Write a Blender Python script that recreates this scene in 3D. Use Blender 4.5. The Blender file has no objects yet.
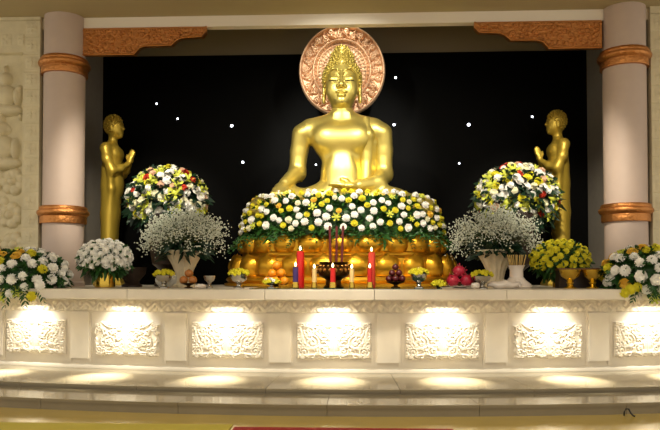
import bpy, math, random
import numpy as np
from mathutils import Vector, Matrix, Euler
random.seed(7); np.random.seed(7)
PI = math.pi
scene = bpy.context.scene
col = scene.collection
sin, cos = math.sin, math.cos

# ------------------------------------------------------------------ camera
F = 680.0; W, H = 660, 430
YAW = math.radians(2.5); PITCH = math.radians(1.5); HORIZON = 274.0
CAM = Vector((0.317, 0.0, 1.373))
SH = HORIZON - H/2 - F*math.tan(PITCH)
fwd = Vector((-sin(YAW)*cos(PITCH), cos(YAW)*cos(PITCH), sin(PITCH)))
right = Vector((cos(YAW), sin(YAW), 0)); up = right.cross(fwd)
cd = bpy.data.cameras.new('camera'); cam = bpy.data.objects.new('camera', cd); col.objects.link(cam)
cam.matrix_world = Matrix.Translation(CAM) @ Matrix((right, up, -fwd)).transposed().to_4x4()
cd.sensor_width = 36; cd.lens = 36*F/W; cd.shift_y = SH/W; cd.clip_end = 100
scene.camera = cam

def P(px, py, Y):
    """point of the place seen at pixel (px,py) on the plane y = Y"""
    d = right*((px-W/2)/F) + up*(-(py-H/2-SH)/F) + fwd
    return CAM + d*(Y/d.y)
def PX(px, Y, py=285): return P(px, py, Y).x
def S(Y): return Y/F          # metres per pixel at depth Y

# ------------------------------------------------------------------ materials
def lin(h):
    h = h.lstrip('#'); out = []
    for i in (0, 2, 4):
        c = int(h[i:i+2], 16)/255
        out.append(c/12.92 if c <= .04045 else ((c+.055)/1.055)**2.4)
    return tuple(out)+(1,)
def mat(name, hexcol, rough=.5, metal=0, var=.0, vscale=8, bump=0, bscale=40, spec=.5, trans=0, emit=None, sss=0, coat=0, alpha=1):
    m = bpy.data.materials.new(name); m.use_nodes = True
    nt = m.node_tree; b = nt.nodes['Principled BSDF']
    c = lin(hexcol)
    b.inputs['Base Color'].default_value = c
    b.inputs['Roughness'].default_value = rough; b.inputs['Metallic'].default_value = metal
    b.inputs['Specular IOR Level'].default_value = spec
    b.inputs['Transmission Weight'].default_value = trans
    b.inputs['Coat Weight'].default_value = coat
    if emit: b.inputs['Emission Color'].default_value = lin(emit[0]); b.inputs['Emission Strength'].default_value = emit[1]
    tc = nt.nodes.new('ShaderNodeTexCoord')
    if var:
        n = nt.nodes.new('ShaderNodeTexNoise'); n.inputs['Scale'].default_value = vscale; n.inputs['Detail'].default_value = 5
        r = nt.nodes.new('ShaderNodeValToRGB')
        r.color_ramp.elements[0].position = .3; r.color_ramp.elements[1].position = .7
        r.color_ramp.elements[0].color = tuple(x*(1-var) for x in c[:3])+(1,)
        r.color_ramp.elements[1].color = tuple(min(1, x*(1+var)) for x in c[:3])+(1,)
        nt.links.new(tc.outputs['Object'], n.inputs['Vector']); nt.links.new(n.outputs['Fac'], r.inputs['Fac'])
        nt.links.new(r.outputs['Color'], b.inputs['Base Color'])
    if bump:
        n2 = nt.nodes.new('ShaderNodeTexNoise'); n2.inputs['Scale'].default_value = bscale; n2.inputs['Detail'].default_value = 3
        bp = nt.nodes.new('ShaderNodeBump'); bp.inputs['Strength'].default_value = bump; bp.inputs['Distance'].default_value = .02
        nt.links.new(tc.outputs['Object'], n2.inputs['Vector']); nt.links.new(n2.outputs['Fac'], bp.inputs['Height'])
        nt.links.new(bp.outputs['Normal'], b.inputs['Normal'])
    return m
M = dict(
    marble=mat('cream_marble', '#dad0bd', .3, var=.06, vscale=3),
    marble_step=mat('polished_marble', '#85795f', .12, var=.07, vscale=2.5),
    carve=mat('carved_stone', '#dcd2bf', .6, var=.04),
    wallstone=mat('wall_sandstone', '#d6cbaa', .75, var=.06, bump=.15),
    floor=mat('floor_marble', '#b39a4c', .13, var=.05, vscale=3),
    ceil=mat('ceiling_paint', '#ae9f78', .85),
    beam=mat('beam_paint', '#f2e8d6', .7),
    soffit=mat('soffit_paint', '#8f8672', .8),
    jamb=mat('jamb_marble', '#8d867a', .4, var=.06),
    black=mat('black_granite', '#050504', .45, var=.25, vscale=40, spec=.05),
    column=mat('column_paint', '#c2aea0', .55, var=.02),
    copper=mat('copper_gilt', '#c4844a', .34, metal=.9, bump=.7, bscale=32),
    halo=mat('rose_gold', '#dcb48e', .42, metal=.4, bump=.1, bscale=60),
    gold=mat('statue_gold', '#d6c268', .38, metal=.8),
    goldhair=mat('statue_hair_gold', '#b09c48', .45, metal=.7),
    goldold=mat('figure_gold', '#bca03c', .42, metal=.6),
    golddull=mat('dull_gold', '#9a8230', .5, metal=.7),
    goldlotus=mat('lotus_gold', '#d49e2a', .32, metal=.9, bump=.12, bscale=14),
    goldcup=mat('cup_gold', '#dcb84e', .2, metal=1),
    silver=mat('silver', '#b8b4ac', .22, metal=1),
    bronze=mat('dark_bronze', '#4a3216', .35, metal=1, bump=.2, bscale=50),
    dark=mat('dark_wood', '#2a1a0e', .5),
    glass=mat('clear_glass', '#e8f0ea', .03, trans=.95),
    glassgreen=mat('green_glass', '#4a6a58', .05, trans=.6),
    vase=mat('vase_stone', '#cfc0a0', .6, var=.08, bump=.15),
    porcelain=mat('white_porcelain', '#ded3c8', .25),
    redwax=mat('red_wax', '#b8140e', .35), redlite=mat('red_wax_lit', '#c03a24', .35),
    purple=mat('purple_wax', '#3a2560', .4), cream=mat('cream_wax', '#d8b878', .4),
    flame=mat('candle_flame', '#ffdca0', .5, emit=('#ffd890', 9)),
    wick=mat('wick', '#20140c', .8),
    star=mat('led_point', '#ffffff', .5, emit=('#eef2ff', 5)),
    stick=mat('incense_red', '#5a1010', .6), straw=mat('incense_straw', '#b89a58', .7),
    orange=mat('orange_peel', '#e08c10', .45, bump=.1, bscale=120), bun=mat('brown_peel', '#a8682c', .5),
    darkred=mat('dark_red_fruit', '#4a0a12', .4), magenta=mat('dragon_fruit', '#a01430', .45, var=.2),
    white=mat('white_petal', '#f4f2ea', .6), ywhite=mat('cream_petal', '#eae6c4', .6),
    yellow=mat('yellow_petal', '#dcd22a', .6), lime=mat('lime_petal', '#c6cc48', .6),
    amber=mat('amber_petal', '#e6bc40', .6), redp=mat('red_petal', '#c23418', .6), pink=mat('pink_petal', '#dfb89a', .6),
    gyp=mat('gypsophila', '#c6cab8', .7),
    leaf=mat('leaf', '#26521a', .5, var=.3), leafdark=mat('leaf_dark', '#12301c', .45, var=.3),
    stem=mat('stem_green', '#4a5a34', .6), core=mat('foam_dark', '#0f1c0e', .9),
    redcarpet=mat('red_carpet', '#8e1606', .9), yellowcarpet=mat('yellow_carpet', '#b0a03a', .9),
    orangecarpet=mat('orange_trim', '#b06030', .9),
    cable=mat('black_rubber', '#0c0a08', .4), wrap=mat('clear_wrap', '#d8d6cc', .15, trans=.4),
    eye=mat('eye_dark', '#241c08', .4),
)

# ------------------------------------------------------------------ mesh helpers
class MB:
    def __init__(s): s.v = []; s.f = []
    def add(s, vs, fs, T=None):
        n = len(s.v)
        s.v += [tuple(T @ Vector(v)) for v in vs] if T is not None else [tuple(v) for v in vs]
        s.f += [tuple(i+n for i in f) for f in fs]; return s
    def box(s, x0, x1, y0, y1, z0, z1, T=None):
        return s.add([(x, y, z) for z in (z0, z1) for y in (y0, y1) for x in (x0, x1)],
              [(0, 2, 3, 1), (4, 5, 7, 6), (0, 1, 5, 4), (2, 6, 7, 3), (0, 4, 6, 2), (1, 3, 7, 5)], T)
    def lathe(s, prof, seg=32, T=None, flute=0, fl_n=0, cap=True):
        vs = []; fs = []; n = len(prof)
        for i in range(seg):
            a = 2*PI*i/seg; k = 1+flute*cos(fl_n*a)
            for r, z in prof: vs.append((r*k*cos(a), r*k*sin(a), z))
        for i in range(seg):
            j = (i+1) % seg
            for q in range(n-1): fs.append((i*n+q, j*n+q, j*n+q+1, i*n+q+1))
        if cap:
            fs.append(tuple(i*n for i in reversed(range(seg)))); fs.append(tuple(i*n+n-1 for i in range(seg)))
        return s.add(vs, fs, T)
    def tube(s, pts, r, seg=8, T=None):
        pts = [Vector(p) for p in pts]; rs = r if isinstance(r, (list, tuple)) else [r]*len(pts)
        vs = []; fs = []
        for i, p in enumerate(pts):
            t = (pts[min(i+1, len(pts)-1)]-pts[max(i-1, 0)]).normalized()
            a = t.cross(Vector((0, 0, 1)) if abs(t.z) < .9 else Vector((1, 0, 0))).normalized(); b = t.cross(a)
            for k in range(seg):
                q = 2*PI*k/seg; vs.append(p+a*rs[i]*cos(q)+b*rs[i]*sin(q))
        for i in range(len(pts)-1):
            for k in range(seg):
                l = (k+1) % seg; fs.append((i*seg+k, i*seg+l, (i+1)*seg+l, (i+1)*seg+k))
        fs.append(tuple(reversed(range(seg)))); fs.append(tuple((len(pts)-1)*seg+k for k in range(seg)))
        return s.add(vs, fs, T)
    def ball(s, c, r, nu=14, nv=9, T=None, lump=0):
        rx, ry, rz = r if isinstance(r, tuple) else (r, r, r)
        vs = [(c[0], c[1], c[2]-rz)]; fs = []
        for j in range(1, nv):
            t = PI*j/nv
            for i in range(nu):
                a = 2*PI*i/nu; k = 1+lump*(random.random()-.5)
                vs.append((c[0]+rx*k*sin(t)*cos(a), c[1]+ry*k*sin(t)*sin(a), c[2]-rz*k*cos(t)))
        vs.append((c[0], c[1], c[2]+rz)); L = len(vs)-1
        for i in range(nu):
            j = (i+1) % nu
            fs.append((0, 1+j, 1+i)); fs.append((L, 1+(nv-2)*nu+i, 1+(nv-2)*nu+j))
            for q in range(nv-2): fs.append((1+q*nu+i, 1+q*nu+j, 1+(q+1)*nu+j, 1+(q+1)*nu+i))
        return s.add(vs, fs, T)
    def prism(s, poly, y0, y1, T=None):
        """poly in x,z ; extruded along y"""
        n = len(poly)
        vs = [(x, y0, z) for x, z in poly]+[(x, y1, z) for x, z in poly]
        fs = [tuple(range(n)), tuple(reversed(range(n, 2*n)))]+[(i, i+n, (i+1) % n+n, (i+1) % n) for i in range(n)]
        return s.add(vs, fs, T)
    def grid(s, A, wrap=False, T=None):
        """A: array rows x cols x 3"""
        R, C, _ = A.shape; vs = [tuple(p) for p in A.reshape(-1, 3)]; fs = []
        for i in range(R-1):
            for j in range(C if wrap else C-1):
                k = (j+1) % C
                fs.append((i*C+j, i*C+k, (i+1)*C+k, (i+1)*C+j))
        return s.add(vs, fs, T)
    def mesh(s, name, m, smooth=True):
        me = bpy.data.meshes.new(name); me.from_pydata(s.v, [], s.f); me.validate()
        me.materials.append(m)
        if smooth == 'auto':
            me.polygons.foreach_set('use_smooth', [True]*len(me.polygons)); me.set_sharp_from_angle(angle=math.radians(35))
        elif smooth: me.polygons.foreach_set('use_smooth', [True]*len(me.polygons))
        return me
    def build(s, name, m, parent=None, loc=None, rot=None, smooth='auto'):
        return link(name, s.mesh(name, m, smooth), parent, loc, rot)
def link(name, me, parent=None, loc=None, rot=None, scale=None):
    o = bpy.data.objects.new(name, me); col.objects.link(o)
    if parent: o.parent = parent
    if loc is not None: o.location = loc
    if rot is not None: o.rotation_euler = rot
    if scale is not None: o.scale = scale
    return o
def tag(o, label=None, cat=None, group=None, kind=None):
    if label: o['label'] = label
    if cat: o['category'] = cat
    if group: o['group'] = group
    if kind: o['kind'] = kind
    return o
def thing(name, label, cat, loc, group=None, rz=0):
    o = bpy.data.objects.new(name, None); col.objects.link(o); o.empty_display_size = .05
    o.location = loc; o.rotation_euler = (0, 0, rz)
    return tag(o, label, cat, group)
def struct(o): o['kind'] = 'structure'; return o
def frame_to(n, tilt=0):
    """rotation whose +Z is n"""
    n = Vector(n).normalized(); q = Vector((0, 0, 1)).rotation_difference(n)
    return (q.to_matrix() @ Matrix.Rotation(tilt, 3, 'Z')).to_euler()

# ------------------------------------------------------------------ organic bodies: signed distance + surface nets
class Vol:
    def __init__(s, lo, hi, h):
        s.lo = np.array(lo, float); s.h = h
        s.n = np.ceil((np.array(hi)-s.lo)/h).astype(int)+1
        s.a = np.full(s.n, 50., np.float32)
    def _sl(s, lo, hi):
        i0 = np.clip(np.floor((np.array(lo)-s.lo)/s.h).astype(int), 0, s.n); i1 = np.clip(np.ceil((np.array(hi)-s.lo)/s.h).astype(int)+1, 0, s.n)
        ax = [s.lo[k]+s.h*np.arange(i0[k], i1[k]) for k in range(3)]
        return tuple(slice(i0[k], i1[k]) for k in range(3)), np.meshgrid(*ax, indexing='ij')
    def _mix(s, sl, d, k, sub):
        a = s.a[sl]
        if sub:
            hh = np.maximum(k-np.abs(a+d), 0)/k; s.a[sl] = np.maximum(a, -d)+hh*hh*k/4
        else:
            hh = np.maximum(k-np.abs(a-d), 0)/k; s.a[sl] = np.minimum(a, d)-hh*hh*k/4
    def ell(s, c, r, k=3, rot=None, sub=False):
        c = np.array(c, float); R = max(r)+k+3
        sl, (x, y, z) = s._sl(c-R, c+R)
        if x.size == 0: return s
        p = np.stack([x-c[0], y-c[1], z-c[2]], -1)
        if rot is not None: p = p @ np.array(Euler(rot).to_matrix())
        q = p/np.array(r, float); k0 = np.sqrt((q*q).sum(-1)); q2 = p/(np.array(r, float)**2); k1 = np.sqrt((q2*q2).sum(-1))+1e-9
        s._mix(sl, k0*(k0-1)/k1, k, sub); return s
    def cap(s, a, b, ra, rb=None, k=3, sc=(1, 1, 1), sub=False):
        rb = ra if rb is None else rb
        a = np.array(a, float); b = np.array(b, float); sc = np.array(sc, float)
        R = (max(ra, rb)+k+3)/min(sc.min(), 1)
        sl, (x, y, z) = s._sl(np.minimum(a, b)-R, np.maximum(a, b)+R)
        if x.size == 0: return s
        p = np.stack([x, y, z], -1)*sc; A = a*sc; B = b*sc; d = B-A
        t = np.clip(((p-A) @ d)/max(d @ d, 1e-9), 0, 1)
        dist = np.sqrt(((p-A-t[..., None]*d)**2).sum(-1))-(ra+(rb-ra)*t)
        s._mix(sl, dist/max(sc.max(), 1), k, sub); return s
    def path(s, pts, r, k=2):
        for i in range(len(pts)-1):
            ra = r if not isinstance(r, (list, tuple)) else r[i]; rb = r if not isinstance(r, (list, tuple)) else r[i+1]
            s.cap(pts[i], pts[i+1], ra, rb, k)
        return s
    def cut_below(s, z0, k=.5):
        z = s.lo[2]+s.h*np.arange(s.n[2]); s.a = np.maximum(s.a, (z0-z)[None, None, :]); return s
    def plane_keep(s, p, n):
        ax = [s.lo[k]+s.h*np.arange(s.n[k]) for k in range(3)]; x, y, z = np.meshgrid(*ax, indexing='ij')
        s.a = np.maximum(s.a, -((x-p[0])*n[0]+(y-p[1])*n[1]+(z-p[2])*n[2])); return s
    def mb(s, scale=1.0, flipx=False):
        a = np.pad(s.a, 1, constant_values=50.); lo = s.lo-s.h
        ins = a < 0; c = [(i, j, k) for i in (0, 1) for j in (0, 1) for k in (0, 1)]
        n = np.array(a.shape)-1
        g = lambda A, o: A[o[0]:o[0]+n[0], o[1]:o[1]+n[1], o[2]:o[2]+n[2]]
        cnt = sum(g(ins, o).astype(np.int8) for o in c)
        act = (cnt > 0) & (cnt < 8); idx = np.argwhere(act)
        pos = np.zeros((len(idx), 3)); num = np.zeros(len(idx))
        for o in c:
            for ax in range(3):
                if o[ax]: continue
                o2 = list(o); o2[ax] = 1
                v0 = g(a, o)[act]; v1 = g(a, o2)[act]; m = (v0 < 0) != (v1 < 0)
                t = np.where(m, v0/np.where(m, v0-v1, 1), 0)
                p = np.tile(np.array(o, float), (len(idx), 1)); p[:, ax] = t
                pos[m] += p[m]; num += m
        V = lo+s.h*(idx+pos/num[:, None])
        ids = np.full(act.shape, -1, int); ids[act] = np.arange(len(idx))
        F_ = []
        for ax in range(3):
            b, cc = [(1, 2), (2, 0), (0, 1)][ax]
            sl0 = [slice(1, n[0]), slice(1, n[1]), slice(1, n[2])]; sl1 = list(sl0)
            sl0[ax] = slice(0, n[ax]); sl1[ax] = slice(1, n[ax]+1)
            e0 = ins[tuple(sl0)]; e1 = ins[tuple(sl1)]; m = np.argwhere(e0 != e1)
            base = m.copy(); base[:, b] += 1; base[:, cc] += 1
            fl = e0[tuple(m.T)]
            def cell(db, dc):
                q = base.copy(); q[:, b] += db; q[:, cc] += dc; return ids[tuple(q.T)]
            q = np.stack([cell(-1, -1), cell(0, -1), cell(0, 0), cell(-1, 0)], 1)
            q[~fl] = q[~fl][:, ::-1]
            F_.append(q)
        Fc = np.concatenate(F_); Fc = Fc[(Fc >= 0).all(1)]
        V = V*scale
        if flipx: V[:, 0] *= -1; Fc = Fc[:, ::-1]
        m = MB(); m.v = [tuple(v) for v in V.tolist()]; m.f = [tuple(f) for f in Fc.tolist()]
        return m

# ------------------------------------------------------------------ the altar, on an arc bulging towards the hall
YC = 25.38                         # centre of the arc
def arcp(r, a, z): return (r*sin(a), YC-r*cos(a), z)
def arc_band(mb, prof, a0, a1, n):
    """closed profile [(r,z)] swept between two angles"""
    k = len(prof); vs = []; fs = []
    for i in range(n+1):
        a = a0+(a1-a0)*i/n
        vs += [arcp(13.55/cos(a) if r is None else r, a, z) for r, z in prof]
    for i in range(n):
        for j in range(k):
            l = (j+1) % k; fs.append((i*k+j, i*k+l, (i+1)*k+l, (i+1)*k+j))
    fs.append(tuple(reversed(range(k)))); fs.append(tuple(n*k+j for j in range(k)))
    return mb.add(vs, fs)
BAY = math.radians(4.48)
ZTOP = 1.185; ZB = .158; ZT2 = .111
AE = math.radians(21)
altar = thing('altar_counter', 'long curved cream marble altar counter with seven carved panels, standing above the steps', 'altar', (0, 8.4, 0))
def ap(mb, name, m, smooth='auto', label=None):
    o = mb.build(name, m, altar, smooth=smooth); o.matrix_parent_inverse = Matrix.Translation((0, -8.4, 0))
    if label: o['label'] = label
    return o
# worktop slabs
edges = [-21, -15.1, -8.5, -2.72, 2.35-.72, 6.9, 12.6, 21]
for i in range(len(edges)-1):
    a0, a1 = math.radians(edges[i])+.0002, math.radians(edges[i+1])-.0002
    ap(arc_band(MB(), [(17.28, ZTOP-.01), (17.27, ZTOP), (None, ZTOP), (None, 1.058), (17.27, 1.058), (17.28, 1.068)], a0, a1, 14), 'worktop_slab', M['marble'])
ap(arc_band(MB(), [(17.0, 1.055), (16.6, 1.055), (16.6, ZB), (17.0, ZB)], -AE, AE, 60), 'body', M['marble'])
ap(arc_band(MB(), [(17.022, ZB+.03), (17.016, ZB+.045), (17.0, ZB+.05), (16.9, ZB+.05), (16.9, ZB+.001), (17.022, ZB+.001)], -AE, AE, 60), 'plinth', M['marble'])

# carved scrolls: heights from the distance to vine curves
def spiral(cx, cz, r0, turns, a0, sgn, n=46):
    t = np.linspace(0, 1, n); r = r0*(1-t*.88); a = a0+sgn*2*PI*turns*t
    return np.stack([cx+r*np.cos(a), cz+r*np.sin(a)], 1)
def seg(x0, z0, x1, z1, bow=0, n=24):
    t = np.linspace(0, 1, n); x = x0+(x1-x0)*t; z = z0+(z1-z0)*t
    nx, nz = -(z1-z0), (x1-x0); b = bow*np.sin(PI*t)
    return np.stack([x+nx*b, z+nz*b], 1)
def vine_h(X, Z, curves, w):
    d = np.full(X.shape, 9.)
    for c in curves:
        for p in c: d = np.minimum(d, (X-p[0])**2+(Z-p[1])**2)
    d = np.sqrt(d); return np.clip(1-(d/w)**2, 0, 1)**.6
def mirror(cs): return cs+[c*np.array([-1, 1]) for c in cs]
PW, PH = .912, .482
def panel_mesh(kind):
    nx, nz = 190, 104
    x = np.linspace(-PW/2, PW/2, nx); z = np.linspace(0, PH, nz); X, Z = np.meshgrid(x, z)
    cs = []; blobs = []
    if kind == 'framed':
        cs += [spiral(.27, .21, .10, 1.8, 1.2, 1), spiral(.30, .36, .07, 1.6, 0, -1), spiral(.13, .36, .065, 1.5, 3, 1), spiral(.12, .11, .075, 1.5, 2, -1),
               spiral(.36, .10, .055, 1.4, 1, 1), spiral(.40, .24, .04, 1.3, 2, 1), seg(.02, .06, .42, .05, .04), seg(.03, .42, .42, .43, -.06), seg(.05, .25, .2, .3, .2), seg(.4, .14, .42, .4, .1)]
    else:
        cs += [spiral(.24, .20, .125, 2.1, 2.4, -1), spiral(.38, .40, .06, 1.6, 3.6, 1), spiral(.13, .40, .05, 1.4, 4, -1), spiral(.37, .10, .05, 1.4, .5, -1), spiral(.11, .09, .06, 1.4, 1, 1),
               seg(.06, .40, .34, .44, -.15), seg(.03, .28, .14, .34, .3), seg(.4, .12, .42, .36, -.12), seg(.05, .05, .4, .04, .06), seg(.28, .34, .4, .3, .3)]
    rnd = random.Random(5 if kind == 'framed' else 9)
    for _ in range(70):
        a = rnd.uniform(0, 2*PI); px, pz = rnd.uniform(.03, .43), rnd.uniform(.03, .45); L = rnd.uniform(.03, .06)
        cs.append(seg(px, pz, px+L*cos(a), pz+L*sin(a), .25, 10))
    cs = mirror(cs) + [seg(0, .1, 0, .38, 0), spiral(0, .24, .07, 1, 0, 1)]
    h = vine_h(X, Z, cs, .013)
    # central lotus / figure boss
    for (bx, bz, rx, rz, g) in ((0, .2, .085, .13, .9), (0, .34, .05, .06, 1), (-.1, .16, .05, .05, .7), (.1, .16, .05, .05, .7), (0, .08, .14, .035, .8)):
        h = np.maximum(h, g*np.sqrt(np.clip(1-((X-bx)/rx)**2-((Z-bz)/rz)**2, 0, 1)))
    h = .58+.42*h
    u = np.abs(X)
    if kind == 'framed':
        fr = np.maximum(np.abs(u-(PW/2-.018)), 0)
        dots = (.5+.5*np.cos(2*PI*Z/.045))*np.clip(1-(fr/.014)**2, 0, 1)
        h = np.maximum(h, .45+.55*dots)
        top = PH-.014-.012*np.abs(np.sin(X*38)); bot = .012+.012*np.abs(np.sin(X*26+.4)); side = PW/2-.004
    else:
        top = PH-.02-.03*(1-np.abs(np.cos(X*10.5)))-.02*np.abs(np.sin(X*27)); bot = .012+.03*(1-np.abs(np.cos(X*9.2)))*(u > .05)+.008*np.abs(np.sin(X*30)); side = PW/2-.012-.018*np.abs(np.sin(Z*30))
    edge = np.minimum(np.minimum((top-Z), (Z-bot)), side-u)
    h = np.where(edge > 0, h, -.02)*np.clip(edge/.008+.4, .0, 1) if True else h
    y = -.044*h
    m = MB(); m.grid(np.stack([X, y, Z], -1)[:, ::-1][:, ::-1])
    return m.mesh('relief_panel', M['carve'], True)
pm = {k: panel_mesh(k) for k in ('framed', 'free')}
for k in range(-4, 5):
    a = k*BAY
    bay = ap(arc_band(MB(), [(17.004, .885), (16.99, .885), (16.99, .235), (17.004, .235)], a-.0293, a+.0293, 4), 'panel_bay', M['marble'])
    o = link('relief_panel', pm['free' if k in (-2, 2) else 'framed'], bay); o.location = arcp(17.005, a, .313); o.rotation_euler = (0, 0, a)
    for sgn in (-1, 1):
        b = a+sgn*.0305
        mo = arc_band(MB(), [(17.010, .885), (16.99, .885), (16.99, .235), (17.010, .235)], b-.0009, b+.0009, 2).build('bay_moulding', M['marble'], bay)
for k in range(-4, 4):
    a = (k+.5)*BAY; w = .0078
    ap(arc_band(MB(), [(17.034, .885), (16.99, .885), (16.99, .285), (17.034, .285)], a-w, a+w, 3), 'pilaster', M['marble'])
# frieze with lotus-petal festoons
L = 2*AE*17; nA = 1500; nz = 16
A = np.linspace(-AE, AE, nA); Zf = np.linspace(.889, 1.057, nz); AA, ZZ = np.meshgrid(A, Zf)
s_ = AA*17.05/.19; v_ = (ZZ-.889)/(1.057-.889); fr_ = np.abs((s_ % 1)-.5)*2
zig = np.clip(1-np.abs(v_-(.22+.5*fr_))/.16, 0, 1)**.6; leaf_ = np.clip(1-((fr_-1)**2/.12+(v_-.30)**2/.05), 0, 1)**.5; leaf2 = np.clip(1-((fr_)**2/.12+(v_-.68)**2/.04), 0, 1)**.5
hh = .004+.026*np.maximum(np.maximum(zig, leaf_), leaf2)
hh = np.where((v_ > .93) | (v_ < .05), .03+0*hh, hh)
R_ = 17.012+hh; R_[0, :] = 16.99; R_[-1, :] = 16.99
ap(MB().grid(np.stack([R_*np.sin(AA), YC-R_*np.cos(AA), ZZ], -1)), 'frieze', M['carve'], True)

# steps: polished slabs
def step(name, label, r_front, r_back, z0, z1, offs, nose):
    t = thing(name, label, 'step', (0, YC-r_front, z0))
    w = math.radians(4.48)
    for k in range(-5, 6):
        a0 = (k+offs)*w+.00012; a1 = (k+1+offs)*w-.00012
        pr = [(r_front, z1-.006), (r_front-.006, z1), (r_back, z1), (r_back, z0), (r_front-nose, z0), (r_front-nose, z1-.03), (r_front, z1-.03)]
        o = arc_band(MB(), pr, a0, a1, 6).build('marble_slab', M['marble_step'], t); o.matrix_parent_inverse = Matrix.Translation((0, -(YC-r_front), -z0))
    return t
step('altar_step', 'upper polished marble step right below the carved altar front', 18.2, 16.0, ZT2, ZB, .52, .012)
step('altar_step', 'lower polished marble step rising from the yellowish floor', 18.8, 16.0, 0, ZT2, .0, .01)

# ------------------------------------------------------------------ room shell
zceil = P(62, 11, 9.7).z
struct(MB().box(-9, 9, -5, 12.5, -.1, 0).build('floor', M['floor']))
struct(MB().box(-9, 9, -5, 9.98, zceil, zceil+.15).build('ceiling', M['ceil']))
WY = 11.95
ZN = 5.9; zb0 = P(85, 29, 10).z; zb1 = ZN+.1
xl0, xl1 = PX(64, 10, 150), PX(625, 10, 150)          # column axes
zsof = zb0
tb = MB().box(-7, 7, 9.98, 10.12, zb0, zb1).build('trim_1', M['beam']); struct(tb)
zblk = P(342, 54, WY).z; ZN = 5.9
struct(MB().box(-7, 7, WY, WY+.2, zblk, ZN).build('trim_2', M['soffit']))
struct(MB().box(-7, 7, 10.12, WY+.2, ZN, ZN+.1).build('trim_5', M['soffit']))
xb0, xb1 = P(103, 150, WY).x, P(587, 150, WY).x
wb = MB().box(-7, 7, WY-.02, WY+.2, 0, zblk).build('wall_back', M['black']); struct(wb)
# niche reveals
for nm, x0, x1, sg in (('trim_3', -7, xb0, 1), ('trim_4', xb1, 7, -1)):
    m = MB().box(x0, x1, 10.45, WY-.023, ZTOP+.003, ZN-.003)
    e = x1 if sg > 0 else x0
    m.box(min(e, e-sg*.07)-.0, max(e, e-sg*.07), 10.40, 10.46, ZTOP+.003, ZN-.003)
    struct(m.build(nm, M['jamb']))
# side walls with carved relief
def relief_wall(name, xin, sg):
    """stone slab, sg=-1 left wall (inner edge at xin, runs to -x)"""
    zt = P(20, 12, 9.9).z if sg < 0 else P(655, 5, 9.9).z
    z0 = ZTOP+.002; w = 1.9; nxx, nzz = 200, 330
    u = np.linspace(0, w, nxx); z = np.linspace(z0, zt, nzz); U, Z = np.meshgrid(u, z)
    h = np.zeros(U.shape)
    bw = .24                                # border strip
    inner = (U > bw+.02) & (Z < zt-.62)
    h = np.where(inner, -.09, h)
    # square rosettes on the border, 0.26 apart
    q = ((zt-Z-.12) % .26)-.13; uu = U-.13
    inb = (U < bw) & (Z < zt-.12)
    ros = np.clip(1-(np.maximum(np.abs(uu), np.abs(q))/.085)**6, 0, 1)*(.5+.5*np.clip(np.cos(4*np.arctan2(q, uu+1e-6)), 0, 1))
    ros = np.where(np.hypot(uu, q) < .025, 1.2, ros)
    h = np.where(inb, h+.018*ros, h)
    h = np.where(inb & (np.abs(q) > .122), h-.008, h)
    qt = ((U-.13) % .26)-.13; tz = zt-.42-Z
    top = (Z > zt-.56) & (Z < zt-.28) & (U > bw)
    ros = np.clip(1-(np.maximum(np.abs(qt), np.abs(tz))/.085)**6, 0, 1)*(.5+.5*np.clip(np.cos(4*np.arctan2(tz, qt+1e-6)), 0, 1))
    h = np.where(top, h+.018*ros, h)
    h = np.where((Z > zt-.13) & (Z < zt-.115), h-.02, h)
    # carved figures and foliage inside
    rnd = random.Random(3)
    bl = []
    y = zt-.75
    def fig(cx, cz, k):
        bl.extend([(cx, cz, .10*k, .12*k, .1), (cx, cz+.15*k, .035*k, .09*k, .07), (cx, cz-.28*k, .19*k, .19*k, .11), (cx-.2*k, cz-.3*k, .06*k, .17*k, .08), (cx+.2*k, cz-.3*k, .06*k, .17*k, .08), (cx, cz-.52*k, .3*k, .10*k, .1), (cx+.16*k, cz-.16*k, .09*k, .05*k, .07)])
    fig(.55, zt-1.0, .9); fig(.60, zt-1.75, 1.0); fig(1.2, zt-1.3, 1.0); fig(1.25, zt-2.3, 1.0)
    for (cx, cz, r) in ((.42, zt-2.55, .2), (.7, zt-2.5, .18), (.46, zt-3.05, .2), (.85, zt-2.95, .22), (1.2, zt-3.1, .22), (.4, zt-3.5, .2), (.8, zt-3.55, .22)):
        for j in range(7):
            a = 2*PI*j/7; bl.append((cx+.6*r*cos(a), cz+.6*r*sin(a), .42*r, .42*r, .06))
        bl.append((cx, cz, .35*r, .35*r, .09))
    for _ in range(70):
        bl.append((rnd.uniform(.3, 1.8), rnd.uniform(z0, zt-.7), rnd.uniform(.03, .09), rnd.uniform(.03, .09), rnd.uniform(.03, .06)))
    hb = np.zeros(U.shape)
    for cx, cz, rx, rz, g in bl:
        hb = np.maximum(hb, g*np.sqrt(np.clip(1-((U-cx)/rx)**2-((Z-cz)/rz)**2, 0, 1)))
    h = np.where(inner, h+hb*1.5, h)
    X = xin+sg*U; Yf = 9.9-h
    m = MB(); G = np.stack([X, Yf, Z], -1)
    m.grid(G if sg > 0 else G[:, ::-1])
    m.box(min(xin, xin+sg*w), max(xin, xin+sg*w), 10.01, 10.44, z0, zt)
    m.add([(xin, 9.9, z0), (xin, 10.02, z0), (xin, 10.02, zt), (xin, 9.9, zt)], [(0, 1, 2, 3)])
    m.add([(xin, 9.9, zt), (xin, 10.02, zt), (xin+sg*w, 10.02, zt), (xin+sg*w, 9.9, zt)], [(0, 1, 2, 3)])
    return struct(m.build(name, M['wallstone']))
relief_wall('wall_left', P(39, 150, 9.9).x, -1)
relief_wall('wall_right', P(652, 150, 9.9).x, 1)

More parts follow.
